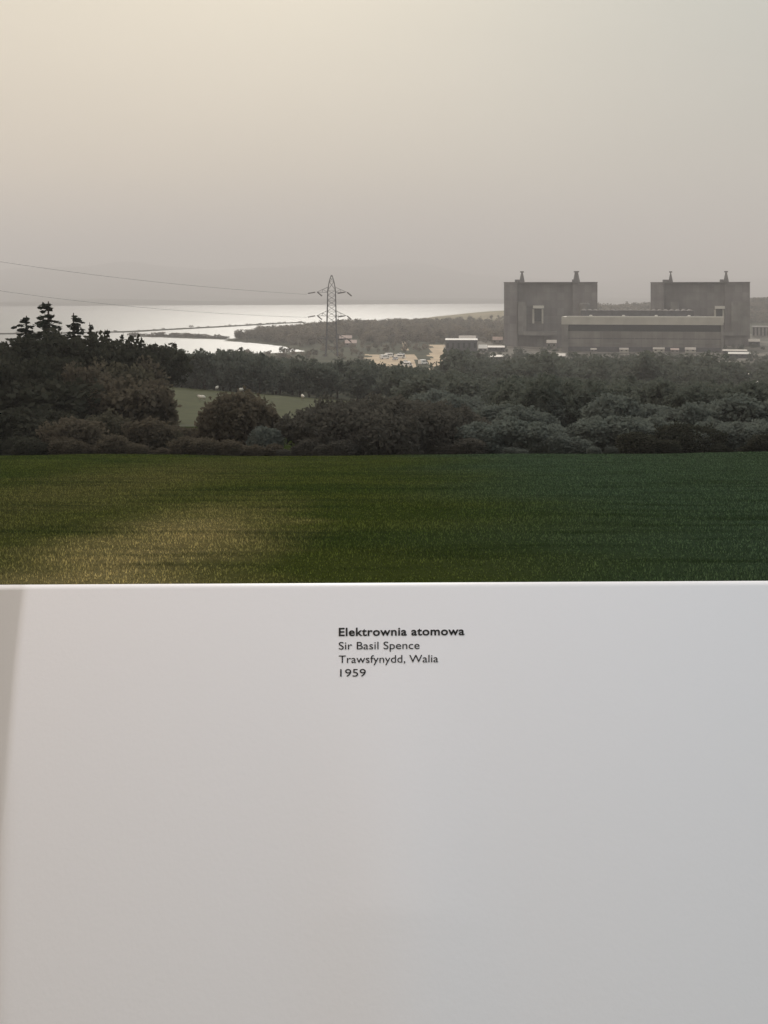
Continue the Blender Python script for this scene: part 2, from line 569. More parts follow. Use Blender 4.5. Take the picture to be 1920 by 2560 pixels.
gx = spaced([(-2500, -700, 90), (-700, -300, 16), (-300, -60, 5), (-60, 60, 2.5), (60, 320, 6), (320, 900, 14), (900, 2500, 80)])
gy = spaced([(-300, -20, 20), (-20, 70, 1.5), (70, 240, 3.5), (240, 820, 7), (820, 1320, 4), (1320, 2500, 14)])
X, Y = np.meshgrid(gx, gy)
Z = height(X.ravel(), Y.ravel())
V = np.stack([X.ravel(), Y.ravel(), Z], 1)
nx, ny = len(gx), len(gy)
i, j = np.meshgrid(np.arange(nx - 1), np.arange(ny - 1))
a = (j * nx + i).ravel()
Fq = np.stack([a, a + 1, a + nx + 1, a + nx], 1)
cxy = V[Fq].mean(1)
fx, fy, fz = cxy[:, 0], cxy[:, 1], cxy[:, 2]
ppx = CX + F * fx / np.maximum(fy, 1)
ppy = HY + F * (CZ - fz) / np.maximum(fy, 1)
mi = np.full(len(Fq), 2)
mi[fy < 112] = 0
mi[(fy > 120) & (fy < 228) & (fx < 30) & (fx > -80)] = 1
soil = ((ppx > 920 + 12 * np.sin(fy * .1)) & (ppx < 1040) & (ppy > 886) & (ppy < 925) & (fy > 560))
soil |= (ppx > 1076 + 6 * np.sin(fy * .07)) & (ppx < 1114) & (ppy > 862) & (ppy < 930) & (fy > 560)
soil |= (ppx > 1006) & (ppx < 1019) & (ppy > 852) & (ppy < 876)
mi[soil] = 3
mi[(fy > 690) & (fy < 1250) & (ppx > 1112)] = 6
mi[(np.hypot((fx - 190) / 170, (fy - 1740) / 210) < 1) & (fy > 1450)] = 4
mi[fz < -.3] = 5
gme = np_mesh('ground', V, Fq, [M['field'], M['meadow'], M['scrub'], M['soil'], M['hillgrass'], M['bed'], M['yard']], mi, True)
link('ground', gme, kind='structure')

# lake
wm = bpy.data.materials.new('lake_water')
wm.use_nodes = True
t = wm.node_tree
p = t.nodes['Principled BSDF']
p.inputs['Base Color'].default_value = (0.05, 0.055, 0.05, 1)
p.inputs['Roughness'].default_value = 0.50
p.inputs['IOR'].default_value = 1.33
p.inputs['Specular IOR Level'].default_value = 0.5
geo = t.nodes.new('ShaderNodeNewGeometry')
no = t.nodes.new('ShaderNodeTexNoise')
no.inputs['Scale'].default_value = 0.15
no.inputs['Detail'].default_value = 5
t.links.new(geo.outputs['Position'], no.inputs['Vector'])
bp = t.nodes.new('ShaderNodeBump')
bp.inputs['Strength'].default_value = 0.35
bp.inputs['Distance'].default_value = 0.6
t.links.new(no.outputs['Fac'], bp.inputs['Height'])
t.links.new(bp.outputs[0], p.inputs['Normal'])
lk = np_mesh('lake', [(-9000, 600, 0), (9000, 600, 0), (9000, 9000, 0), (-9000, 9000, 0)], [(0, 1, 2, 3)], wm)
link('lake', lk, kind='structure')

# far shore and hills fading into the haze
hx = np.linspace(-9000, 9000, 181)
hy = np.concatenate([np.linspace(0, 400, 6), np.linspace(600, 9000, 43)])
X, Y = np.meshgrid(hx, hy)
shore = np.interp(X, [-9000, -1700, 730, 1500, 9000], [4300, 5050, 7000, 7300, 6800]) + 60 * np.sin(X * .004) + 25 * np.sin(X * .013)
ridge = 300 + 90 * np.sin(X * .0006 + 2.2) + 55 * np.sin(X * .0017 + 1) + 25 * np.sin(X * .0041)
Zh = np.where(Y <= 0, -3, 2 + 14 * sm(0, 400, Y) + ridge * sm(2200, 8800, Y) + 14 * np.sin(X * .006 + Y * .003) * sm(300, 1500, Y))
V = np.stack([X.ravel(), (shore + Y).ravel(), Zh.ravel()], 1)
nx, ny = len(hx), len(hy)
i, j = np.meshgrid(np.arange(nx - 1), np.arange(ny - 1))
a = (j * nx + i).ravel()
link('hills', np_mesh('hills', V, np.stack([a, a + 1, a + nx + 1, a + nx], 1), M['hills'], None, True), kind='structure')


# ------------------------------------------------------------------ vegetation templates (unit height, base at 0)
def leaf_quads(c, size, flat=0.0):
    """random little leaf-clump faces around centres c (n,3)"""
    n = len(c)
    u = rng.normal(size=(n, 3)); u[:, 2] *= (1 - flat)
    u /= np.linalg.norm(u, axis=1, keepdims=True) + 1e-9
    v = np.cross(u, rng.normal(size=(n, 3)))
    v /= np.linalg.norm(v, axis=1, keepdims=True) + 1e-9
    s = size * rng.uniform(.55, 1.35, (n, 1))
    u = u * s; v = v * s * rng.uniform(.5, .9, (n, 1))
    q = np.stack([c - u, c - v * .8 + u * .1, c + u, c + v * .8 + u * .1], 1)
    return q.reshape(-1, 3)


def crown_pts(nclump, nleaf, rx, rz, zc, clump, lumpy=.35, zmin=None):
    d = rng.normal(size=(nclump, 3))
    d /= np.linalg.norm(d, axis=1, keepdims=True)
    r = rng.uniform(.45, 1, (nclump, 1)) ** .6 * (1 + lumpy * rng.uniform(-1, .35, (nclump, 1)))
    cc = d * r * np.array([rx, rx, rz]) + np.array([0, 0, zc])
    k = rng.integers(0, nclump, nclump * nleaf)
    o = rng.normal(size=(len(k), 3))
    o /= np.linalg.norm(o, axis=1, keepdims=True)
    o *= rng.uniform(.3, 1, (len(k), 1)) ** .5 * clump * rng.uniform(.6, 1.2, nclump)[k][:, None]
    pts = cc[k] + o
    if zmin is not None:
        pts[:, 2] = np.maximum(pts[:, 2], zmin + rng.uniform(0, .05, len(pts)))
    return pts, cc


def quad_mesh(name, vq, mt):
    return np_mesh(name, vq, np.arange(len(vq)).reshape(-1, 4), mt)


def trunk_mb(h, r, limbs, lean=0.0):
    mb = MB()
    p0 = Vector((0, 0, -.03)); n = 4
    for k in range(n):
        p1 = Vector((lean * (k + 1) / n + random.uniform(-.01, .01), random.uniform(-.01, .01), h * (k + 1) / n))
        mb.bar(p0, p1, r * (1 - .2 * k), n=7, w2=r * (1 - .2 * (k + 1)))
        p0 = p1
    for q in limbs:
        st = Vector((lean * .7, 0, h * random.uniform(.45, .95)))
        mb.bar(st, st + (Vector(q) - st) * .85, r * .4, n=5, w2=r * .1)
    return mb


def broadleaf(nclump, nleaf, leaf, rx=.42, rz=.38, zc=.60, clump=.13, mt='leaf'):
    pts, cc = crown_pts(nclump, nleaf, rx, rz, zc, clump, zmin=.1)
    cr = quad_mesh('crown', leaf_quads(pts, leaf), M[mt])
    tr = trunk_mb(.55, .035, [tuple(cc[random.randrange(nclump)]) for _ in range(7)], random.uniform(-.04, .04)).mesh('trunk', M['bark'])
    return cr, tr


def bush(nclump, nleaf, leaf, mt, rx=.62, flat=.1):
    """wide shrub, foliage down to the ground, unit height"""
    pts, cc = crown_pts(nclump, nleaf, rx, .45, .44, .22, .25, zmin=-.02)
    # loose sprays between and above the clumps keep the outline ragged
    n = int(len(pts) * .7)
    d = rng.normal(size=(n, 3)); d /= np.linalg.norm(d, axis=1, keepdims=True)
    r = rng.uniform(.3, 1.12, (n, 1)) ** .6 * (1 + .12 * np.sin(d[:, :1] * 7 + 1) * np.cos(d[:, 1:2] * 6))
    ex = d * r * np.array([rx, rx, .47]) + np.array([0, 0, .44])
    ex[:, 2] = np.maximum(ex[:, 2], -.02)
    cr = quad_mesh('foliage', leaf_quads(np.concatenate([pts, ex]), leaf), M[mt])
    mb = MB()
    for k in range(6):
        q = cc[random.randrange(nclump)]
        mb.bar((random.uniform(-.05, .05), random.uniform(-.05, .05), -.05), tuple(q * .85), .018, n=5, w2=.006)
    return cr, mb.mesh('stem', M['bark'])


def conifer(levels, per, spread, leaf, gap=0.0, taper=.9, z0=.12):
    """tiered spruce: separate drooping boughs round a straight stem"""
    pts = []
    bars = MB()
    bars.bar((0, 0, -.03), (0, 0, .6), .022, n=7, w2=.012)
    bars.bar((0, 0, .6), (0, 0, .99), .012, n=6, w2=.003)
    for k in range(levels):
        f = k / (levels - 1)
        z = z0 + (.97 - z0) * f
        L = spread * ((1 - f) ** taper) * random.uniform(.75, 1.2) + .022
        nb = random.choice((3, 4, 5, 6)) if f > .3 else 6
        a0 = random.uniform(0, 6.28)
        lop, lopa = random.uniform(.1, .45), random.uniform(0, 6.28)
        for b in range(nb):
            if random.random() < gap: continue
            a = a0 + 6.283 * b / nb + random.uniform(-.35, .35)
            l = L * random.uniform(.45, 1.3) * (1 + lop * math.cos(a - lopa))
            zb = z + random.uniform(-.028, .028) * (1 - f * .6)
            n = max(5, int(per * l / spread) + 5)
            tt = rng.uniform(.08, 1, n)
            up = .10 * l
            wd = .16 * l * (1 - tt * .7) + .006
            off = rng.normal(size=n) * wd
            x = tt * l * math.cos(a) - off * math.sin(a)
            y = tt * l * math.sin(a) + off * math.cos(a)
            zz = zb + up * np.sin(tt * 2.2) - .30 * l * tt ** 1.4 - rng.uniform(0, .016, n)
            pts.append(np.stack([x, y, zz], 1))
            bars.bar((0, 0, zb), (l * .85 * math.cos(a), l * .85 * math.sin(a), zb - .16 * l), .005, n=4, w2=.0015)
    pts = np.concatenate(pts)
    pts[:, 0] += .02 * np.sin(pts[:, 2] * 5) - .0
    return quad_mesh('crown', leaf_quads(pts, leaf, .55), M['needle']), bars.mesh('trunk', M['bark'])


def put_tree(name, parts, loc, sxy, sz, rz, label, cat, group=None, names=('crown', 'trunk')):
    e = empty(name, loc, rz, label=label, cat=cat, group=group)
    e.scale = (sxy, sxy, sz)
    for n, me in zip(names, parts):
        link(n, me, e)
    return e


# --- conifers on the left skyline: (column, tip row, distance)
con = [conifer(30, 60, .25, .016, .1), conifer(27, 52, .27, .017, .15), conifer(24, 48, .28, .017, .22)]
CLAB = ['tallest dark conifer on the left skyline, its tip above the far shore',
        'ragged conifer left of the tallest conifer, with a bare leading shoot',
        'open-branched conifer right of the tallest conifer, with wide lower boughs',
        'short broken conifer top beside the open-branched conifer',
        'squat bushy conifer near the start of the causeway',
        'small conifer tip poking up just left of the spit']
for k, (px, tip, d, hh, wsc, v) in enumerate([(121, 750, 104, 11.5, 1.4, 0), (66, 786, 100, 10.0, 1.45, 1), (184, 779, 108, 10.5, 1.4, 2),
                                              (224, 803, 106, 9.0, .75, 2), (268, 820, 104, 8.3, 1.1, 0), (308, 830, 108, 8.0, .7, 1)]):
    x, y, z = at(px, tip, d)
    put_tree('conifer', con[v], (x, y, z - hh), hh * wsc, hh, k * 1.3, CLAB[k], 'tree', 'conifers on the left skyline')

# --- broadleaf trees filling the left side below the conifers
bl = [broadleaf(70, 70, .034, .46, .40, .58, .13, 'leaf_dark'), broadleaf(60, 75, .034, .44, .42, .56, .14, 'leaf_dark')]
bb = [broadleaf(70, 70, .034, .50, .42, .54, .13, 'leaf_brown'), broadleaf(60, 75, .034, .47, .40, .56, .14, 'leaf')]
bl_spots = [(-70, 858, 92, 0), (-15, 868, 88, 1), (40, 862, 96, 0), (92, 856, 97, 1), (135, 848, 100, 0), (180, 852, 99, 1), (226, 856, 98, 0), (272, 860, 99, 1),
            (318, 864, 102, 0), (5, 905, 78, 1), (80, 912, 78, 0), (150, 900, 84, 1), (210, 905, 82, 0), (290, 896, 90, 1), (338, 892, 100, 0)]
for k, (px, top, d, v) in enumerate(bl_spots):
    x, y, z = at(px, top, d)
    g = H(x, y)
    hh = z - g
    put_tree('broadleaf_tree', (bl if k < 12 or px < 160 else bb)[v], (x, y, g), hh * random.uniform(.85, 1.05), hh / .97, random.uniform(0, 6.28),
             'dark leafy tree crowded under the conifers at the left edge' if k < 12 or px < 160 else 'brownish leafy tree left of the sheep meadow', 'tree',
             'dark trees under the conifers' if k < 12 or px < 160 else 'brownish trees left of the meadow')
x, y, z = at(377, 852, 130)
g = H(x, y)
put_tree('broadleaf_tree', broadleaf(60, 60, .034, .52, .30, .66, .12, 'leaf_dark'), (x, y, g), (z - g) * .9, (z - g) / .97, 0.4,
         'dome-topped dark tree with gaps of sky, right of the conifers', 'tree')

# --- hedge of bushes along the far edge of the field: (left, right, top row, distance, material, label)
BL = [
    (712, 1205, 1003, 68, 'leaf_dome', 'largest bush at the field edge, wide dark dome below the pylon'),
    (500, 690, 986, 70, 'leaf_brown', 'rounded reddish-brown bush left of the largest dark bush'),
    (620, 705, 1072, 66.5, 'leaf_green', 'low pale green bush in the gap between the two rounded bushes'),
    (1600, 1822, 1062, 66, 'leaf_dark', 'low very dark bush at the right end of the field edge'),
]
for k, (a, b, top, d, mt, lab) in enumerate(BL):
    x, y, z = at((a + b) / 2, top, d)
    g = H(x, y)
    hh = z - g
    wd = (b - a) / F * d
    n = 420 if k == 0 else 130
    parts = bush(n, 90, .05, mt, rx=wd / 2 / hh * .95)
    put_tree('bush', parts, (x, y, g), hh, hh / .95, 0.0, lab, 'bush', 'bushes along the far edge of the field', ('foliage', 'stem'))
bsh = [bush(70, 80, .05, 'leaf_brown'), bush(70, 80, .05, 'leaf'), bush(70, 80, .05, 'leaf_green'), bush(70, 80, .05, 'leaf_green'), bush(70, 80, .05, 'leaf_dark'), bush(70, 80, .05, 'leaf_dome')]
row = []
for px in range(-300, 520, 44):
    row.append((px + random.uniform(-12, 12), random.uniform(1010, 1075) if px < 350 else random.uniform(1042, 1080), random.uniform(65, 72), 4 if px < 165 else (0 if random.random() < .75 else 1)))
for px in range(-280, 340, 50):
    row.append((px + random.uniform(-12, 12), random.uniform(938, 985), random.uniform(74, 88), 0 if px > 165 else 4))
for px in range(-300, 2220, 26):
    row.append((px + random.uniform(-12, 12), random.triangular(1068, 1126, 1112), random.uniform(62.3, 65), 4 if (px < 165 or px > 1590) else (0 if px < 690 else (5 if px < 1190 else 2))))
for px in range(1190, 2220, 50):
    row.append((px + random.uniform(-14, 14), random.uniform(1040, 1075), random.uniform(64.5, 70), 2))
for px in range(1210, 2220, 46):
    row.append((px + random.uniform(-14, 14), random.uniform(985, 1030), random.uniform(78, 100), random.choice((2, 3))))
for px in range(1080, 2220, 46):
    row.append((px + random.uniform(-14, 14), random.uniform(965, 1000), random.uniform(110, 150), random.choice((1, 2, 3))))
for px, top, d, v in row:
    x, y, z = at(px, top, d)
    g = H(x, y)
    hh = z - g
    left = px < 690
    if v == 5:
        put_tree('bush', bsh[v], (x, y, g - .1), hh * 1.3, hh / .95, random.uniform(0, 6.28), 'low dark bush at the grass edge along the foot of the largest bush', 'bush',
                 'low bushes under the largest bush', ('foliage', 'stem'))
        continue
    nm = ('brownish hedge bush along the field edge on the left' if v != 4 else 'dark hedge bush at the far left, under the trees') if left else \
        ('grey-green hedge bush along the field edge on the right' if d < 72 else 'grey-green scrub bush on the slope behind the right-hand hedge')
    gr = ('brownish hedge bushes on the left' if v != 4 else 'dark hedge bushes at far left') if left else ('hedge bushes on the right' if d < 72 else 'scrub bushes on the right slope')
    put_tree('bush', bsh[v], (x, y, g - .1), hh * random.uniform(1.0, 1.4), hh / .95, random.uniform(0, 6.28), nm, 'bush', gr, ('foliage', 'stem'))

# --- the wood between the meadow and the lake: the nearest 300 trees single, the rest of it one mass
RX = [-200, 312, 345, 467, 571, 642, 696, 774, 936, 986, 1063, 1113, 1220, 1600, 1920, 2300]
RY = [850, 866, 868, 868, 871, 874, 888, 896, 903, 914, 919, 926, 940, 952, 955, 955]


def wood_tree(n, leaf, mt, rx, zc=.55, rz=.44, clump=.15):
    pts, cc = crown_pts(n, 34, rx, rz, zc, clump, zmin=.02)
    q = leaf_quads(pts, leaf)
    nq = len(q) // 4
    tr = trunk_mb(.5, .03, [])
    nb = len(tr.v)
    me = bpy.data.meshes.new('woodland_tree')
    vs = np.concatenate([q, np.array(tr.v)])
    fs = [tuple(range(4 * k, 4 * k + 4)) for k in range(nq)] + [tuple(len(q) + i for i in f) for f in tr.f]
    me.from_pydata(vs.tolist(), [], fs)
    me.materials.append(M[mt]); me.materials.append(M['bark'])
    me.polygons.foreach_set('material_index', [0] * nq + [1] * len(tr.f))
    me.update()
    return me, q


WT = [wood_tree(46, .05, 'wood', rx) for rx in (.42, .5, .55, .46, .6)]
cand = []
for d in np.geomspace(95, 985, 54):
    x0, x1 = (-80 - CX) / F * d, (2000 - CX) / F * d
    n = int((x1 - x0) / (6.2 if d < 300 else 8.2)) + 1
    for k in range(n):
        x = x0 + (x1 - x0) * (k + rng.uniform(.1, .9)) / n
        y = d * rng.uniform(.985, 1.015)
        px = CX + F * x / y
        if d < 228 and px < 1000: continue
        if d < 160 and px < 1260: continue
        g = H(x, y)
        if px > 1120 and d > 300:
            row_g = HY + F * (CZ - g) / y
            if 937 < row_g < 952 and 1330 < px < 1500: continue
            top = np.interp(px, [1120, 1262, 1400, 1425, 1795, 1812, 1920], [872, 866, 868, 878, 878, 864, 856]) + rng.uniform(-1, 10)
            for xa, xb, row_r, r_g in ((1110, 1198, 868, 886), (1193, 1266, 875, 881), (1228, 1260, 854, 860), (1362, 1394, 862, 872), (1382, 1417, 894, 899),
                                       (1803, 1872, 881, 886), (1817, 1882, 890, 895), (1868, 1925, 860, 866), (1886, 1940, 962, 966), (1852, 1884, 944, 948), (1222, 1266, 896, 899)):
                if xa < px < xb and row_g > r_g - 3: top = max(top, row_r)
            if 700 < y: h = rng.uniform(3, 8)
        else:
            top = np.interp(px, RX, RY) + rng.uniform(-2, 9) * (1.6 if d < 300 else 1)
        hmax = CZ - (top - HY) / F * y - g
        h = rng.uniform(6, 12)
        if d > 460: h *= rng.uniform(.6, 1)
        h = min(h, hmax * rng.uniform(.93, 1.0))
        if h < (2.2 if d < 540 else 1.4): continue
        if d > 540:
            py = HY + F * (CZ - g) / y
            if 915 < px < 1120: continue
            if px > 1120 and rng.random() < .25: continue
            if px < 915 or (px < 1120 and py < 872) or (1395 < px < 1812 and y > 815) or (px > 1200 and y > 915): continue
            if px > 1120 and y > 850: h = rng.uniform(2.0, 5.0)
            h = min(h, rng.uniform(2.5, 7.5))
        cand.append((y, x, g, h, px))
cand.sort()
# show the trees that stand largest and are not buried behind a nearer crown
near, rest = cand[:300], cand[300:]
for y, x, g, h, px in near:
    o = link('woodland_tree', WT[int(rng.integers(5))][0], None, (x, y, g))
    o.rotation_euler = (0, 0, rng.uniform(0, 6.28))
    s = h * rng.uniform(.9, 1.25)
    o.scale = (s, s, h / .98)
    if px < 1150:
        tag(o, 'dark green tree in the wood between the sheep meadow and the lake', 'tree', 'trees of the wood below the meadow')
    else:
        tag(o, 'hazy grey-green tree on the slope below the power station', 'tree', 'trees on the slope below the power station')


def mass(name, items, tmpl, mt, **kw):
    out = []
    for y, x, g, h, sx in items:
        q = tmpl[int(rng.integers(len(tmpl)))]
        a = rng.uniform(0, 6.28)
        c, s = math.cos(a), math.sin(a)
        p = q * np.array([h * sx, h * sx, h])
        out.append(np.stack([p[:, 0] * c - p[:, 1] * s + x, p[:, 0] * s + p[:, 1] * c + y, p[:, 2] + g], 1))
    v = np.concatenate(out)
    return link(name, quad_mesh(name, v, M[mt]), **kw)


def sparse(n, leaf, rx, per=16):
    pts, cc = crown_pts(n, per, rx, .46, .5, .17, zmin=0.0)
    return leaf_quads(pts, leaf)


ST = [sparse(26, .075, rx) for rx in (.45, .55, .6, .5)]
mass('woodland', [(y, x, g, h, 1.1) for y, x, g, h, px in rest], ST, 'wood', label='dark far part of the wood running down to the lake and the power station', cat='woodland', kind='stuff')

# trees of the peninsula, the spit and the hills behind the power station
PX = [540, 560, 600, 640, 700, 780, 828, 850, 880, 950, 1010, 1078, 1130, 1240, 1300]
PY = [850, 840, 826, 817, 812, 806, 802, 795, 797, 799, 796, 797, 793, 787, 787]
pen = []
for y in np.arange(640, 1800, 13):
    for x in np.arange((545 - CX) / F * y, (1275 - CX) / F * y, 10.5):
        xx, yy = x + rng.uniform(-4, 4), y + rng.uniform(-5, 5)
        if float(sdf(np.array([xx]), np.array([yy]), LAND)[0]) < 6: continue
        px = CX + F * xx / yy
        g = H(xx, yy)
        gy_ = HY + F * (CZ - g) / yy
        if 1078 < px < 1262 and gy_ < 812 and rng.random() < .55 + .4 * math.sin(xx * .06 + yy * .02): continue       # the dry hill pasture
        if 835 < px < 905 and 846 < gy_ < 862: continue
        if yy < 990 and (rng.random() < .45 or px > 1115): continue
        if 800 < px < 856 and yy < 712: continue
        if 915 < px < 1117 and 884 < gy_ < 927: continue
        if 1076 < px < 1116 and 860 < gy_ < 930: continue
        h = rng.uniform(4, 11) if yy > 990 else rng.uniform(1.6, 4.5)
        top = np.interp(px, PX, PY) + rng.uniform(-2, 4)
        h = min(h, CZ - (top - HY) / F * yy - g)
        if h < 1.6: continue
        if 1111 < px < 1222 and gy_ < 905 and gy_ > 846: h = min(h, 3.0)
        pen.append((yy, xx, g, h, 1.15))
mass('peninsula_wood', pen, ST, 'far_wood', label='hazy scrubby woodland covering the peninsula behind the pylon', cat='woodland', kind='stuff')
hw = []
for y in np.arange(1500, 2150, 22):
    for x in np.arange(300, 900, 15):
        xx, yy = x + rng.uniform(-6, 6), y + rng.uniform(-8, 8)
        if CX + F * xx / yy > 2050: continue
        hw.append((yy, xx, H(xx, yy), rng.uniform(8, 13), 1.2))
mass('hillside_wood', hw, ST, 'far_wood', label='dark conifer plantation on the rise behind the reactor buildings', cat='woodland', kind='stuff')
sp = [sparse(16, .10, .8, 14)]
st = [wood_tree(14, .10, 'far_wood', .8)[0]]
for px in np.linspace(326, 566, 46):
    x, y = lake_pt(px + rng.uniform(-2, 2), np.interp(px, [318, 450, 562], [840.6, 843.8, 847.5]) + rng.uniform(-.4, .5))
    h = rng.uniform(2.2, 4.6) * (1.15 if 380 < px < 470 else 1)
    o = link('spit_shrub', st[0], None, (x, y, .3), label='dark shrub growing on the low spit in the lake', cat='shrub', group='shrubs on the spit')
    o.scale = (h * 1.5, h * 1.2, h)
    o.rotation_euler = (0, 0, rng.uniform(0, 6))

# causeway: a long low embankment across the lake
cl = [(-260, 836.5), (0, 836), (150, 834), (316, 831), (440, 824), (560, 817.5), (640, 813), (705, 809), (760, 807)]
mb = MB()
pts = [lake_pt(px, py) for px, py in cl]
pr = []
for k, (x, y) in enumerate(pts):
    q0, q1 = Vector((*pts[max(0, k - 1)], 0)), Vector((*pts[min(len(pts) - 1, k + 1)], 0))
    n = (q1 - q0).normalized(); n = Vector((-n.y, n.x, 0))
    for o_, z_ in ((-6, -3), (-2.5, 1.5), (2.5, 1.5), (6, -3)):
        pr.append((x + n.x * o_, y + n.y * o_, z_))
fs = []
for k in range(len(pts) - 1):
    for q in range(3):
        b = k * 4 + q
        fs.append((b, b + 1, b + 5, b + 4))
fs += [(0, 3, 2, 1), tuple(len(pr) - 4 + q for q in range(4))]
mb.add(pr, fs)
mb.build('causeway', M['scrub'], kind='structure')
for k in range(60):
    s_ = rng.uniform(0, len(cl) - 1.001)
    i_ = int(s_); f_ = s_ - i_
    px = cl[i_][0] * (1 - f_) + cl[i_ + 1][0] * f_
    py = cl[i_][1] * (1 - f_) + cl[i_ + 1][1] * f_
    x, y = lake_pt(px, py)
    h = rng.uniform(.7, 1.8)
    if 445 < px < 480: h *= 2
    o = link('causeway_shrub', st[0], None, (x, y, 1.4), label='tiny shrub growing along the thin causeway across the lake', cat='shrub', group='shrubs on the causeway')
    o.scale = (h * 2.2, h * 1.4, h)
    o.rotation_euler = (0, 0, rng.uniform(0, 6))


# ------------------------------------------------------------------ grass of the near field
def field_grass():
    n = 210000
    d = np.sqrt(rng.uniform(9.0 ** 2, 61.2 ** 2, n * 2))
    keep = rng.random(len(d)) < np.clip(18 / d, .22, 1)
    d = d[keep][:n]
    x = rng.uniform(-.40, .40, len(d)) * d
    z = height(x, d)
    base = np.stack([x, d, z], 1)
    tus = (np.sin(x * .9 + 2 * np.sin(d * .4)) * np.sin(d * 1.1 + x * .3) * .5 + .5)
    out = []
    for k in range(3):
        ang = rng.uniform(0, 6.28, len(d))
        h = rng.uniform(.012, .034, len(d)) * (.7 + .8 * tus) * (1 + .012 * d)
        wd = rng.uniform(.003, .007, len(d)) * (1 + d / 20)
        ln = rng.uniform(.1, .9, len(d)) * h
        dx, dy = np.cos(ang), np.sin(ang)
        o = base + np.stack([rng.normal(0, .05, len(d)), rng.normal(0, .05, len(d)), np.full(len(d), -.008)], 1)
        a_ = o + np.stack([-dy * wd, dx * wd, 0 * wd], 1)
        b_ = o + np.stack([dy * wd, -dx * wd, 0 * wd], 1)
        t_ = o + np.stack([dx * ln, dy * ln, h], 1)
        out.append(np.stack([a_, b_, t_], 1).reshape(-1, 3))
    v = np.concatenate(out)
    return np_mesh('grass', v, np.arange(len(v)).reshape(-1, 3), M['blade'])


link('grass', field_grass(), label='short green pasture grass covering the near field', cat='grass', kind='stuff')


# ------------------------------------------------------------------ sheep
def sheep_mesh():
    bm = bmesh.new()

    def blob(c, r, m, seg=12, ring=8):
        res = bmesh.ops.create_uvsphere(bm, u_segments=seg, v_segments=ring, radius=1)
        for v in res['verts']:
            v.co = Vector((v.co.x * r[0], v.co.y * r[1], v.co.z * r[2])) + Vector(c)
        for f in {f for v in res['verts'] for f in v.link_faces}:
            f.material_index = m; f.smooth = True
    blob((0, 0, .56), (.52, .25, .27), 0, 16, 10)
    blob((.36, 0, .62), (.24, .20, .24), 0)
    blob((.56, 0, .70), (.17, .11, .16), 0)
    blob((.72, 0, .72), (.15, .075, .085), 1)
    for s in (-1, 1):
        blob((.63, s * .11, .76), (.04, .07, .025), 1, 8, 6)
        for x in (-.33, .33):
            m = Matrix.Translation((x, s * .13, .19))
            r = bmesh.ops.create_cone(bm, cap_ends=True, segments=8, radius1=.032, radius2=.05, depth=.40, matrix=m)
            for f in {f for v in r['verts'] for f in v.link_faces}: f.material_index = 1
    blob((-.52, 0, .50), (.05, .05, .13), 0, 8, 6)
    me = bpy.data.meshes.new('sheep')
    bm.to_mesh(me); bm.free()
    me.materials.append(M['fleece']); me.materials.append(M['face'])
    return me


shm = sheep_mesh()
SH = [(542, 976, 1.35, 'white sheep grazing by the meadow top hedge, second from the left'), (602, 981, .7, 'white sheep at the meadow top hedge, just above the brown bush'),
      (757, 999, 1.9, 'white sheep farthest right in the meadow, above the largest dark bush'), (505, 1002, 2.9, 'white sheep lower left in the meadow, close to the brown bush'),
      (628, 1007, .2, 'white sheep in mid meadow, just right of the brown bush'), (414, 965, 2.4, 'faint white sheep in the top left corner of the meadow')]
for px, py, rz, lab in SH:
    ds = np.linspace(140, 226, 400)
    zs = height((px - CX) / F * ds, ds)
    k_ = int(np.argmin(np.abs(HY + F * (CZ - zs) / ds - py)))
    x, y, z = (px - CX) / F * ds[k_], ds[k_], zs[k_]
    o = link('sheep', shm, None, (x, y, z), label=lab, cat='sheep', group='sheep in the meadow')
    o.rotation_euler = (0, 0, rz)
    o.scale = (1.05,) * 3


# ------------------------------------------------------------------ pylon and its lines
PD = 700.0
K = PD / F
pz0 = CZ - (890 - HY) * K
pyl = empty('pylon', ((829 - CX) * K, PD, pz0), 0.0, label='tall grey steel lattice pylon on the lake shore in the middle', cat='pylon')
Ht = (890 - 688) * K


def pz(row): return (890 - row) * K
def hw_(z):
    zz = [0, pz(850), pz(720), pz(700), Ht]
    return float(np.interp(z, zz, [15 * K, 12.5 * K, 9.5 * K, 5.0 * K, 1.0 * K]))


mb = MB()
lv = [0, 5.5, 10.5, 15, 19, 22.5, 25.8, 29, 32, 35, 37.8, pz(704), pz(696), Ht]
for k in range(len(lv) - 1):
    z0, z1 = lv[k], lv[k + 1]
    a, b = hw_(z0), hw_(z1)
    c0 = [(-a, -a), (a, -a), (a, a), (-a, a)]
    c1 = [(-b, -b), (b, -b), (b, b), (-b, b)]
    for q in range(4):
        r = (q + 1) % 4
        mb.bar((*c0[q], z0), (*c1[q], z1), .17 + .17 * (1 - z0 / Ht))
        mb.bar((*c0[q], z0), (*c1[r], z1), .07 + .07 * (1 - z0 / Ht))
        mb.bar((*c0[r], z0), (*c1[q], z1), .085)
        mb.bar((*c1[q], z1), (*c1[r], z1), .085)
mb.build('lattice_tower', M['steel'], pyl)
ins = MB()
prof = []
for k in range(11):
    prof += [(.10, k * .33), (.33, k * .33 + .1), (.33, k * .33 + .18), (.10, k * .33 + .3)]
ins.lathe(prof, 10)
insm = ins.mesh('insulator', M['porcelain'], False)
INL = prof[-1][1]
ARMS = [(718, 731), (777, 790), (834, 847)]
ends = []
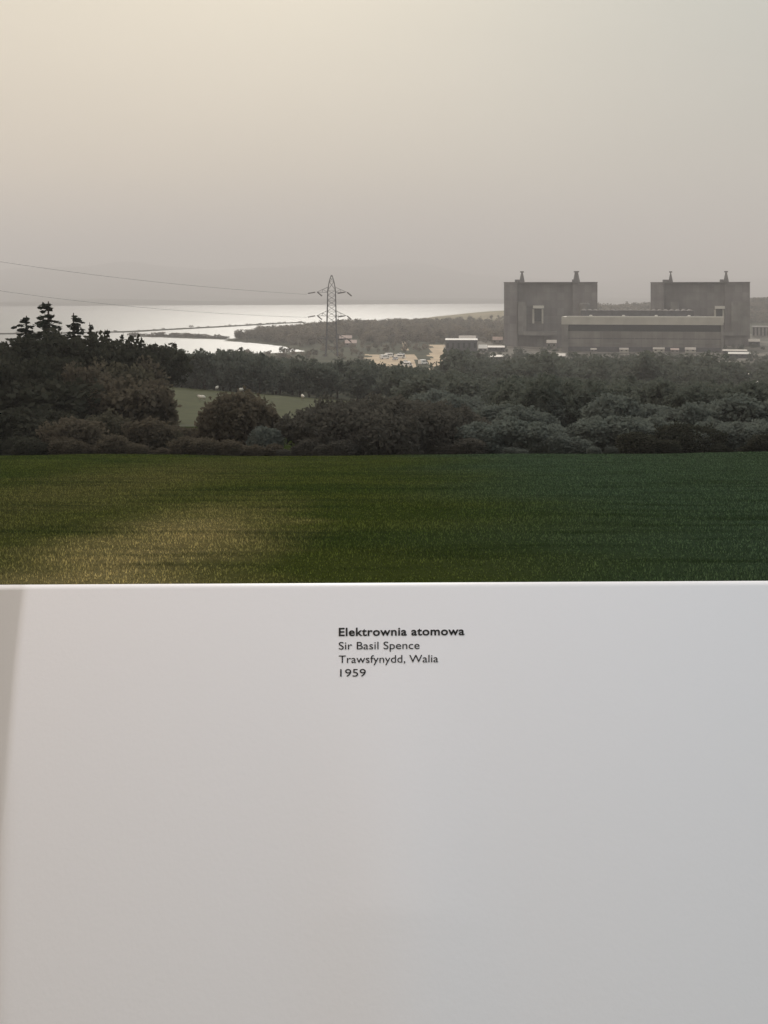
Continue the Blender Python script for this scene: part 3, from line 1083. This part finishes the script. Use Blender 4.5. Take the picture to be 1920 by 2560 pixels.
for k, (up, lo) in enumerate(ARMS):
    zu, zl = pz(up), pz(lo)
    for s in (-1, 1):
        tip = Vector((s * 37 * K, 0, zl + .2))
        mb = MB()
        a, b = hw_(zu), hw_(zl)
        for yy in (-1, 1):
            mb.bar((s * a, yy * a, zu), tip, .12)
            mb.bar((s * b, yy * b, zl), tip, .14)
            mb.bar((s * b, yy * b, zl), Vector((s * a, yy * a, zu)).lerp(tip, .45), .07)
            mb.bar(Vector((s * b, yy * b, zl)).lerp(tip, .5), Vector((s * a, yy * a, zu)).lerp(tip, .45), .07)
        mb.bar(Vector((s * b, b, zl)).lerp(tip, .5), Vector((s * b, -b, zl)).lerp(tip, .5), .07)
        mb.build('crossarm', M['steel'], pyl)
        # tension strings: one towards the near line off to the left, one onward down to the right
        for vec in (Vector((-18 * K, -1.2, -.7)), Vector((11 * K, 1.2, -9.5 * K))):
            st0 = tip + Vector((-.9 if vec.x < 0 else .4, 0, -.1))
            o = link('insulator', insm, pyl, st0)
            o.rotation_euler = vec.to_track_quat('Z', 'Y').to_euler()
            sc = vec.length / INL
            o.scale = (1.25, 1.25, sc)
            if vec.x < 0: ends.append((k, s, st0 + vec))


def wire(pix, d_end, d_start, rad, lab):
    """pix: photo points along the wire from its outer end to the pylon; distance runs linearly in plan"""
    px = np.array([q[0] for q in pix], float); py = np.array([q[1] for q in pix], float)
    co_ = np.polyfit(px, py, 2)
    xs = np.linspace(px[0], px[-1], 40)
    cu = bpy.data.curves.new('power_cable', 'CURVE')
    cu.dimensions = '3D'
    cu.bevel_depth = rad
    cu.bevel_resolution = 1
    sp_ = cu.splines.new('POLY')
    sp_.points.add(len(xs) - 1)
    f = (xs - xs[0]) / (xs[-1] - xs[0])
    inv = (1 - f) / d_start + f / d_end
    for k in range(len(xs)):
        X_, Y_, Z_ = at(xs[k], np.polyval(co_, xs[k]), 1 / inv[k])
        sp_.points[k].co = (X_, Y_, Z_, 1)
    tmp = bpy.data.objects.new('t', cu)
    C.objects.link(tmp)
    dg = bpy.context.evaluated_depsgraph_get()
    me = bpy.data.meshes.new_from_object(tmp.evaluated_get(dg))
    bpy.data.objects.remove(tmp)
    me.materials.clear(); me.materials.append(M['cable'])
    me.name = 'power_cable'
    return link('power_cable', me, label=lab, cat='cable', group='power cables')


wire([(-600, 541), (-300, 600), (0, 653), (177, 680), (347, 702), (640, 729), (767, 734)], PD - 1, 330, .07, 'upper power cable sagging from the top left down to the pylon')
wire([(-600, 617), (-300, 672), (0, 725), (112, 743), (231, 758), (328, 769), (767, 791.5)], PD - 1, 330, .07, 'lower power cable passing just above the tallest conifer')


# ------------------------------------------------------------------ power station
class Front:
    """a building whose front plane faces the eye; boxes are given in photo columns and rows plus depth in metres"""
    def __init__(s, name, pc, D, base_row, **kw):
        s.X = (pc - CX) / F * D
        s.D, s.pc = D, pc
        s.th = math.atan2(s.X, D)
        s.kx = D * math.cos(s.th) / F
        s.kz = D / F
        s.zb = CZ - (base_row - HY) * s.kz
        s.base = base_row
        s.root = empty(name, (s.X, D, s.zb), -s.th, **kw)

    def x(s, px): return (px - s.pc) * s.kx
    def z(s, row): return (s.base - row) * s.kz

    def box(s, mb, x0, x1, r0, r1, d0, d1, tx=0, m=0):
        mb.frustum(s.x(x0), s.x(x1), d0, d1, s.z(r1), s.z(r0), tx, min(tx, (d1 - d0) * .3), m)
        return mb

    def part(s, name, mt, boxes, parent=None):
        mb = MB()
        for b in boxes: s.box(mb, *b)
        return mb.build(name, M[mt], parent or s.root)


def reactor(pc, x0, x1, tl, tr, left_stair, right_stair, win, ledge, extras, lab):
    b = Front('reactor_building', pc, 935, 868, label=lab, cat='power station', group='twin reactor buildings')
    top = 706.5
    mb = MB()
    b.box(mb, x0 + 34, x1 - 34, top + 1, 868, 6, 50)         # recessed middle
    mb.build('wall', M['concrete'], b.root)
    b.part('corner_block', 'concrete_lit', [(x0, x0 + 33.9, top, 868, 2.2, 46)])
    b.part('corner_block', 'concrete_lit', [(x1 - 61.9, x1, top, 868, 3.4, 46)])
    # parapet line, slightly proud
    b.part('parapet', 'concrete', [(x0 - .8, x1 + .8, top - 1.6, top - .1, 1.8, 51)])
    for (ta, tb, sa, sb) in (tl, tr):
        mb = MB()
        b.box(mb, ta, tb, 680, top - 1.6, 8, 20, tx=1.5)
        mb.build('turret', M['concrete'], b.root)
        mb = MB()
        b.box(mb, ta + 2.2, tb - 2.2, 677.2, 680, 10.2, 17.8)
        b.box(mb, sa, sb, 698.5, top - 1.65, 7, 21)
        mb.build('turret_plinth', M['concrete'], b.root)
    for (a, c, r0, r1, dd) in (left_stair + right_stair):
        b.part('stair_tower', 'concrete_light', [(a, c, r0, r1, dd, 8)])
    wx0, wx1, wy0, wy1 = win
    wq = b.part('window', 'glass', [(wx0 + 5, wx1 - 5, wy0 + 7, wy1, 4.6, 5.95)])
    wdt = wx1 - wx0
    b.part('lintel', 'skylight', [(wx0 + 2, wx1 + 1, wy0, wy0 + 7, 1.0, 5.9)], wq)
    b.part('jamb', 'fascia', [(wx0, wx0 + 5, wy0 + 9, wy1 + 6, 2.6, 5.9)], wq)
    b.part('jamb', 'fascia', [(wx1 - 5, wx1 - .5, wy0 + 9, wy1 + 6, 2.6, 5.9)], wq)
    for (a, c, r0, r1) in ledge:
        b.part('ledge', 'concrete_light', [(a, c, r0, r1, -2, 5.9)])
    for f in extras: f(b)
    return b


def round_tower(px, r, row0, row1):
    def f(b):
        mb = MB()
        mb.lathe([(r, 0), (r, b.z(row0) - b.z(row1) - 1), (r * .7, b.z(row0) - b.z(row1))], 20, 0, (b.x(px), 3.2, b.z(row1)))
        mb.build('round_tower', M['concrete_light'], b.root)
    return f


reactor(1376, 1259, 1493.4, (1297, 1310.5, 1286, 1297), (1433, 1450.5, 1431, 1433.5),
        [(1294.5, 1316, 755, 838, 0)], [], (1330.5, 1359, 764, 803), [(1309, 1392, 829, 838.5)],
        [round_tower(1461, 4.2, 757, 800)], 'left concrete reactor building with two turrets and a window above its ledge')
reactor(1750, 1625, 1874, (1669.5, 1681, 1655, 1669.5), (1809, 1822.5, 1800, 1809),
        [(1676, 1695, 755, 800, 1.0)], [(1828, 1852, 756, 838, 0), (1852, 1873, 754, 838, 1.2)], (1785, 1811, 765, 800), [(1806, 1832, 829, 838)],
        [], 'right concrete reactor building with two turrets, half behind the long hall')

t_ = Front('turbine_hall', 1604, 832, 884, label='long low turbine hall with a pale fascia in front of the reactor buildings', cat='power station')
t_.part('wall', 'hall_wall', [(1418, 1800, 829, 884, 2.0, 40)])
t_.part('end_block', 'concrete_light', [(1401.5, 1418, 812, 884, 0, 40), (1800, 1806, 812, 884, 1.0, 40)])
t_.part('window_band', 'glass', [(1418, 1800, 812, 829, 3.2, 39)])
t_.part('fascia', 'fascia', [(1401, 1806, 793, 812, -.6, 41)])
rf = t_.part('roof_edge', 'skylight', [(1414, 1805, 790.6, 793, -.3, 3.2)])
for px in (1476, 1559, 1641, 1723):
    mb = MB()
    t_.box(mb, px - 5, px + 4, 787.8, 790.6, 0, 5, tx=.5)
    mb.build('skylight', M['skylight'], t_.root)
t_.part('string_course', 'dark_wall', [(1418, 1800, 846, 848, 1.7, 1.98)])
t_.part('string_course', 'concrete_light', [(1418, 1800, 858.5, 861, 1.66, 1.98)])
t_.part('plinth', 'dark_wall', [(1416, 1802, 868, 884, 1.2, 1.95)])
for k in range(14):
    a = 1424 + k * 27
    t_.part('pilaster', 'hall_wall', [(a, a + 1.6, 829.5, 867.5, 1.55, 1.99)])
# plant on the hall roof: a dark louvred range with a scalloped row of cowls
pl = Front('roof_plant', 1590, 850, 792, label='dark row of cowled ventilation plant along the turbine hall roof', cat='roof plant')
pl.part('casing', 'dark_wall', [(1450, 1733, 776.5, 792, 0, 12)])
for k in range(19):
    a = 1451.5 + k * 14.8
    mb = MB()
    pl.box(mb, a, a + 11.5, 773.2, 776.5, -.4, 11, tx=.9)
    mb.build('cowl', M['stone'], pl.root)

# lower buildings round the station: (name, left, right, roof-top row, eaves row, ground row, D, wall, roof, label)
SMALL = [
    ('workshop', 1113, 1194, 846.5, 850, 886, 880, 'dark_wall', 'skylight', 'dark flat-roofed workshop with a bright white roof edge left of the reactors'),
    ('workshop', 1147, 1190, 839, 846, 856, 905, 'dark_wall', 'pale_roof', 'small pale-roofed block standing behind the white-edged workshop'),
    ('shed', 1196, 1218, 862, 871, 881, 860, 'stone', 'skylight', 'small shed with a bright cream roof right of the white-edged workshop'),
    ('shed', 1219, 1262, 864.5, 868.5, 879, 865, 'dark_wall', 'pale_roof', 'long low shed with a thin cream roof below the left reactor'),
    ('shed', 1231, 1257, 842, 850, 860, 960, 'stone', 'pink_roof', 'pinkish-roofed shed against the left reactor corner'),
    ('shed', 1366, 1392, 850, 857.5, 872, 930, 'stone', 'pale_roof', 'pale-roofed shed under the left reactor ledge beside the turbine hall'),
    ('shed', 1385, 1414, 884, 890, 899, 800, 'stone', 'pale_roof', 'low cream-roofed shed below the left end of the turbine hall'),
    ('shed', 1806, 1868, 874, 877.5, 886, 840, 'dark_wall', 'pale_roof', 'long shed with a pale ribbed roof below the right reactor, rear one'),
    ('shed', 1820, 1878, 880.5, 885, 895, 800, 'dark_wall', 'skylight', 'long shed with a whiter roof below the right reactor, front one'),
    ('shed', 1871, 1900, 848, 854, 866, 960, 'dark_wall', 'pale_roof', 'small sloping-roofed shed right of the right reactor base'),
    ('office_block', 1880, 1935, 815, 817, 842, 1000, 'stone', 'stone', 'pale striped office block at the right edge behind the reactor'),
    ('shed', 1889, 1935, 950, 957, 966, 520, 'stone', 'skylight', 'shed with a bright cream roof at the right edge among the trees'),
    ('shed', 1856, 1880, 935, 940, 948, 560, 'dark_wall', 'pale_roof', 'small pale-roofed hut just left of the bright cream roof at right'),
    ('shed', 1476, 1492, 871, 874, 880, 935, 'stone', 'pale_roof', 'tiny pale hut at the foot of the turbine hall, leftmost of the row'),
    ('shed', 1548, 1572, 870, 874, 881, 932, 'fascia', 'pale_roof', 'pale hut at the foot of the turbine hall, second from the left'),
    ('shed', 1632, 1662, 869, 873, 881, 930, 'fascia', 'pale_roof', 'widest pale hut at the foot of the turbine hall'),
    ('shed', 1676, 1698, 871, 875, 882, 928, 'stone', 'pink_roof', 'pinkish hut at the foot of the turbine hall, next to the widest one'),
    ('shed', 1712, 1740, 869, 874, 881, 933, 'fascia', 'pale_roof', 'pale hut at the foot of the turbine hall, rightmost of the row'),
    ('cottage', 848, 880, 838.5, 846, 854, 985, 'stone', 'pink_roof', 'pinkish-roofed cottage behind the pylon legs'),
    ('cottage', 862, 892, 850, 858, 866, 930, 'stone', 'pink_roof', 'second pinkish-roofed cottage, nearer the water right of the pylon'),
    ('cottage', 1226, 1262, 888, 892, 899, 790, 'dark_wall', 'pale_roof', 'low cream-roofed hut in the trees below the workshop'),
]
for k, (nm, x0, x1, r0, r1, r2, D, wl, rfm, lab) in enumerate(SMALL):
    D = ground_at((x0 + x1) / 2, r2, 400, 1400)[1]
    if 1425 < x0 < 1795: D = min(D, 822)
    b = Front(nm, (x0 + x1) / 2, D, r2, label=lab, cat='building')
    gz = H(b.X, D)
    dep = max(8.0, (x1 - x0) * b.kx * .5)
    mb = MB()
    xa, xb = b.x(x0 + .6), b.x(x1 - .6)
    mb.box(xa, xb, 0, dep, min(0, gz - b.zb - .5), b.z(r1))
    wall = mb.build('wall', M[wl], b.root)
    mb = MB()
    za, zc = b.z(r1), b.z(r0)
    xa, xb = b.x(x0), b.x(x1)
    # shallow pitched roof falling towards the viewer
    mb.add([(xa, -.5, za), (xb, -.5, za), (xb, dep * .5, zc), (xa, dep * .5, zc), (xb, dep + .5, za), (xa, dep + .5, za)],
           [(0, 1, 2, 3), (3, 2, 4, 5), (0, 3, 5), (1, 4, 2), (0, 5, 4, 1)])
    mb.build('roof', M[rfm], b.root)
    nwin = max(2, int((x1 - x0) * b.kx / 3.2))
    if nm == 'office_block':
        for q in range(nwin):
            xx = b.x(x0) + (q + .25) * (b.x(x1) - b.x(x0)) / nwin
            mb = MB(); mb.box(xx, xx + 1.5, -.12, .05, 1.2, b.z(r1) - .8)
            mb.build('window', M['glass'], b.root)
    else:
        for q in range(min(nwin, 6)):
            xx = b.x(x0) + (q + .3) * (b.x(x1) - b.x(x0)) / min(nwin, 6)
            hz = b.z(r1)
            mb = MB(); mb.box(xx, xx + 1.3, -.08, .05, hz * .45, hz * .8)
            mb.build('window', M['glass'], b.root)


# parked cars and vans in the clearing
def car_mesh(paint, van=False):
    mb = MB()
    L, W = (2.6, .95) if van else (2.1, .85)
    hh = 1.25 if van else .62
    mb.frustum(-L, L, -W, W, .32, .32 + hh * .55, .0, .0, 0)
    if van:
        mb.frustum(-L, L * .62, -W, W, .32 + hh * .55, 2.25, .12, .12, 0)
        mb.frustum(L * .60, L * .86, -W * .9, W * .9, .32 + hh * .55, 1.75, .1, .1, 1)
        mb.box(L * -.5, L * .5, -W - .01, W + .01, 1.35, 1.8, 1)
    else:
        mb.frustum(-L * .98, L * .98, -W * .97, W * .97, .32 + hh * .55, .32 + hh, .06, .05, 0)
        mb.frustum(-L * .62, L * .42, -W * .92, W * .92, .32 + hh, 1.38, .38, .14, 1)
        mb.frustum(-L * .42, L * .22, -W * .80, W * .80, 1.38, 1.46, .05, .04, 0)
    for sx in (-.62, .62):
        for sy in (-1, 1):
            mb.bar((sx * L, sy * (W - .2), .33), (sx * L, sy * (W + .015), .33), .33, 2, 12)
    return mb.mesh('parked_car', [paint, M['glass'], M['tyre']])


cw, cg, vw = car_mesh(M['white']), car_mesh(M['car_grey']), car_mesh(M['white'], True)
CARS = [(961, 897.5, .5, vw, 'white van at the left end of the clearing', 'van'), (974, 893, .2, vw, 'white van behind the leftmost white van in the clearing', 'van'),
        (1001, 896, -.3, vw, 'white van alone in the middle of the clearing', 'van'), (1015, 908, .1, cw, 'white car near the front of the clearing, rear one of two', 'car'),
        (1017, 917, -.2, vw, 'white van at the very front of the clearing', 'van'), (1057, 911, .9, vw, 'white van right of the clearing beside the sandy track', 'van'),
        (1003, 888.5, .3, cg, 'silver car at the back of the clearing', 'car'), (988, 900, 1.2, cg, 'silver car between the white vans of the clearing', 'car')]
for px, py, rz, me, lab, cat in CARS:
    x, y, z = ground_at(px, py, 560, 1000)
    o = link('parked_van' if cat == 'van' else 'parked_car', me, None, (x, y, z), label=lab, cat=cat, group='vehicles in the clearing')
    o.rotation_euler = (0, 0, rz)
    o.scale = (1.15,) * 3

# ------------------------------------------------------------------ the white page with its caption
pm = bpy.data.materials.new('white_paper')
pm.use_nodes = True
t = pm.node_tree
p = t.nodes['Principled BSDF']
p.inputs['Base Color'].default_value = (0.85, 0.85, 0.872, 1)
p.inputs['Roughness'].default_value = 0.45
p.inputs['Specular IOR Level'].default_value = 0.3
tc = t.nodes.new('ShaderNodeTexCoord')
no = t.nodes.new('ShaderNodeTexNoise')
no.inputs['Scale'].default_value = 260
no.inputs['Detail'].default_value = 6
t.links.new(tc.outputs['Object'], no.inputs['Vector'])
bp = t.nodes.new('ShaderNodeBump')
bp.inputs['Strength'].default_value = 0.14
bp.inputs['Distance'].default_value = 0.001
t.links.new(no.outputs['Fac'], bp.inputs['Height'])
t.links.new(bp.outputs[0], p.inputs['Normal'])
ink = mat('black_ink', (0.006, 0.006, 0.005), 0.6, scale=200, var=0.2)

PD0, REC = 1.0, R(50)
ZT = CZ - (1457 - HY) / F * PD0
cR, sR = math.cos(REC), math.sin(REC)
NRM = np.array([0, -cR, sR])


def v_of_row(py):
    k = (py - HY) / F
    return (k * PD0 - (CZ - ZT)) / (cR + k * sR)


U0, V0, U1, V1 = -.2906, .0021, 0, 0
VB = v_of_row(2700)


def page_at(u, v):
    """page surface: a sheet that bends up left of the fold and curls back towards its lower edge"""
    u = np.asarray(u, float); v = np.asarray(v, float)
    ub = U0 + (U1 - U0) * (v - V0) / (V1 - V0)
    s = np.maximum(ub - u, 0)
    s = np.where(s < .012, s * s / .024, s - .006)
    ang = R(FOLD)
    uu = u + s * (1 - math.cos(ang))
    off = s * math.sin(ang) - .60 * v * v - .9 * u * u + .011 * np.exp(-((u + .005 - .06 * v) / .055) ** 2) * np.clip((v - .05) / .2, 0, 1)
    base = np.stack([uu, PD0 - v * sR, ZT - v * cR], -1)
    return base + off[..., None] * NRM


def uv_of(px, py):
    """sheet coordinates of the points seen at (px, py)"""
    px = np.asarray(px, float); py = np.asarray(py, float)
    v = v_of_row(py); u = (px - CX) / F * (PD0 - v * sR)
    for _ in range(12):
        P = page_at(u, v)
        v = v + (py - (HY + F * (CZ - P[..., 2]) / P[..., 1])) / F / cR * P[..., 1] * .8
        u = u + ((px - CX) / F * P[..., 1] - P[..., 0])
    return u, v


FOLD = 0
V1 = 1.0; U1 = U0
a0, a1 = uv_of(75, 1463), uv_of(12, 2546)
U0, V0, U1, V1 = float(a0[0]), float(a0[1]), float(a1[0]), float(a1[1])
FOLD = -42
page = page_at

un = np.concatenate([np.linspace(U0 - .20, U0 + .03, 90), np.linspace(U0 + .03, .46, 110)[1:]])
vn = np.linspace(0, VB, 70)
UU, VV = np.meshgrid(un, vn)
# top edge runs very slightly uphill to the right, as on the photo
def top_v(u):
    """where the sheet's upper edge lies so that it reads as one straight, slightly rising edge"""
    v = np.zeros_like(u)
    for _ in range(15):
        P = page(u, v)
        px = CX + F * P[:, 0] / P[:, 1]
        v = v + ((1462 - 10 * px / 1920) - (HY + F * (CZ - P[:, 2]) / P[:, 1])) / F / cR * P[:, 1] * .7
    return v


tilt = top_v(un)[None, :] * (1 - VV / VB)
Pt = page(UU, VV + tilt).reshape(-1, 3)
Pb = Pt - NRM * .0004
nu, nv = len(un), len(vn)
i, j = np.meshgrid(np.arange(nu - 1), np.arange(nv - 1))
a = (j * nu + i).ravel()
ft = np.stack([a, a + nu, a + nu + 1, a + 1], 1)
fb = np.stack([a, a + 1, a + nu + 1, a + nu], 1) + nu * nv
rim = []
N = nu * nv
for k in range(nu - 1):
    rim += [(k, k + 1, N + k + 1, N + k), ((nv - 1) * nu + k + 1, (nv - 1) * nu + k, N + (nv - 1) * nu + k, N + (nv - 1) * nu + k + 1)]
for k in range(nv - 1):
    rim += [((k + 1) * nu, k * nu, N + k * nu, N + (k + 1) * nu), (k * nu + nu - 1, (k + 1) * nu + nu - 1, N + (k + 1) * nu + nu - 1, N + k * nu + nu - 1)]
pg = empty('book_page', (0, PD0, ZT), 0, label='white page below the landscape with a four-line black caption ending in 1959', cat='page')


def to_local(P): return P - np.array([0, PD0, ZT])


me = np_mesh('paper', to_local(np.concatenate([Pt, Pb])), np.concatenate([ft, fb, np.array(rim)]), pm, None, False)
sm_ = np.zeros(len(me.polygons), bool); sm_[:len(ft)] = True
me.polygons.foreach_set('use_smooth', sm_)
link('paper', me, pg)


# a reading stand under the sheet carries it: a sloping rest and a post set in the turf
mb = MB()
gz = H(0, .72) - ZT
bk = lambda u, v, o: to_local(page(np.array(u), np.array(v)) + NRM * o)
for u in (-.12, .12):
    mb.bar(bk(u, .05, -.16), bk(u, VB * .95, -.14), .014)
mb.bar(bk(-.16, VB * .5, -.17), bk(.16, VB * .5, -.17), .016)
pc_ = bk(0, VB * .5, -.19)
mb.bar(pc_, (pc_[0], pc_[1], gz - .15), .03, n=10)
for u in (-.12, .12):
    for v in (.06, VB * .9):
        mb.bar(bk(u, v, -.16), bk(u, v, -.012), .006)
mb.build('stand', M['bark'], pg)


def caption(name, text, x0, x1, base, cap, bold):
    cu = bpy.data.curves.new('t', 'FONT')
    cu.body = text
    cu.resolution_u = 6
    if bold:
        cu.offset = -0.004 if text == '1959' else 0.022
        cu.space_character = 1.06
    else:
        cu.offset = 0.0
    o = bpy.data.objects.new('t', cu)
    C.objects.link(o)
    dg = bpy.context.evaluated_depsgraph_get()
    me = bpy.data.meshes.new_from_object(o.evaluated_get(dg))
    bpy.data.objects.remove(o)
    n = len(me.vertices)
    v = np.zeros(n * 3); me.vertices.foreach_get('co', v); v = v.reshape(-1, 3)
    xa, xb = v[:, 0].min(), v[:, 0].max()
    fx_ = (v[:, 0] - xa) / (xb - xa)
    px = x0 + fx_ * (x1 - x0)
    py = base - v[:, 1] / CAP * cap - fx_ * (x1 - x0) * .008
    uu, vv = uv_of(px, py)
    P = page(uu, vv) + NRM * .0005
    me.vertices.foreach_set('co', np.ascontiguousarray(to_local(P), dtype=np.float32).ravel())
    me.materials.clear(); me.materials.append(ink)
    me.update()
    return link(name, me, pg)


cu = bpy.data.curves.new('t', 'FONT'); cu.body = 'E'
o = bpy.data.objects.new('t', cu); C.objects.link(o)
dg = bpy.context.evaluated_depsgraph_get()
me = bpy.data.meshes.new_from_object(o.evaluated_get(dg))
CAP = max(v.co.y for v in me.vertices)
bpy.data.objects.remove(o)
caption('caption_title', 'Elektrownia atomowa', 847, 1161, 1590.5, 19.5, True)
caption('caption_line', 'Sir Basil Spence', 847, 1049, 1624.5, 18.6, False)
caption('caption_line', 'Trawsfynydd, Walia', 847, 1095.5, 1658.3, 18.6, False)
caption('caption_line', '1959', 850.5, 914.5, 1692.3, 18.6, False)

# ------------------------------------------------------------------ haze
hm = bpy.data.materials.new('haze')
hm.use_nodes = True
t = hm.node_tree
t.nodes.clear()
o_ = t.nodes.new('ShaderNodeOutputMaterial')
pv = t.nodes.new('ShaderNodeVolumePrincipled')
pv.inputs['Color'].default_value = (0.93, 0.90, 0.89, 1)
pv.inputs['Density'].default_value = 0.00027
pv.inputs['Anisotropy'].default_value = 0.1
t.links.new(pv.outputs[0], o_.inputs['Volume'])
mb = MB()
mb.box(-9400, 9400, -500, 17000, -6, 560)
mb.build('haze', hm, kind='stuff')
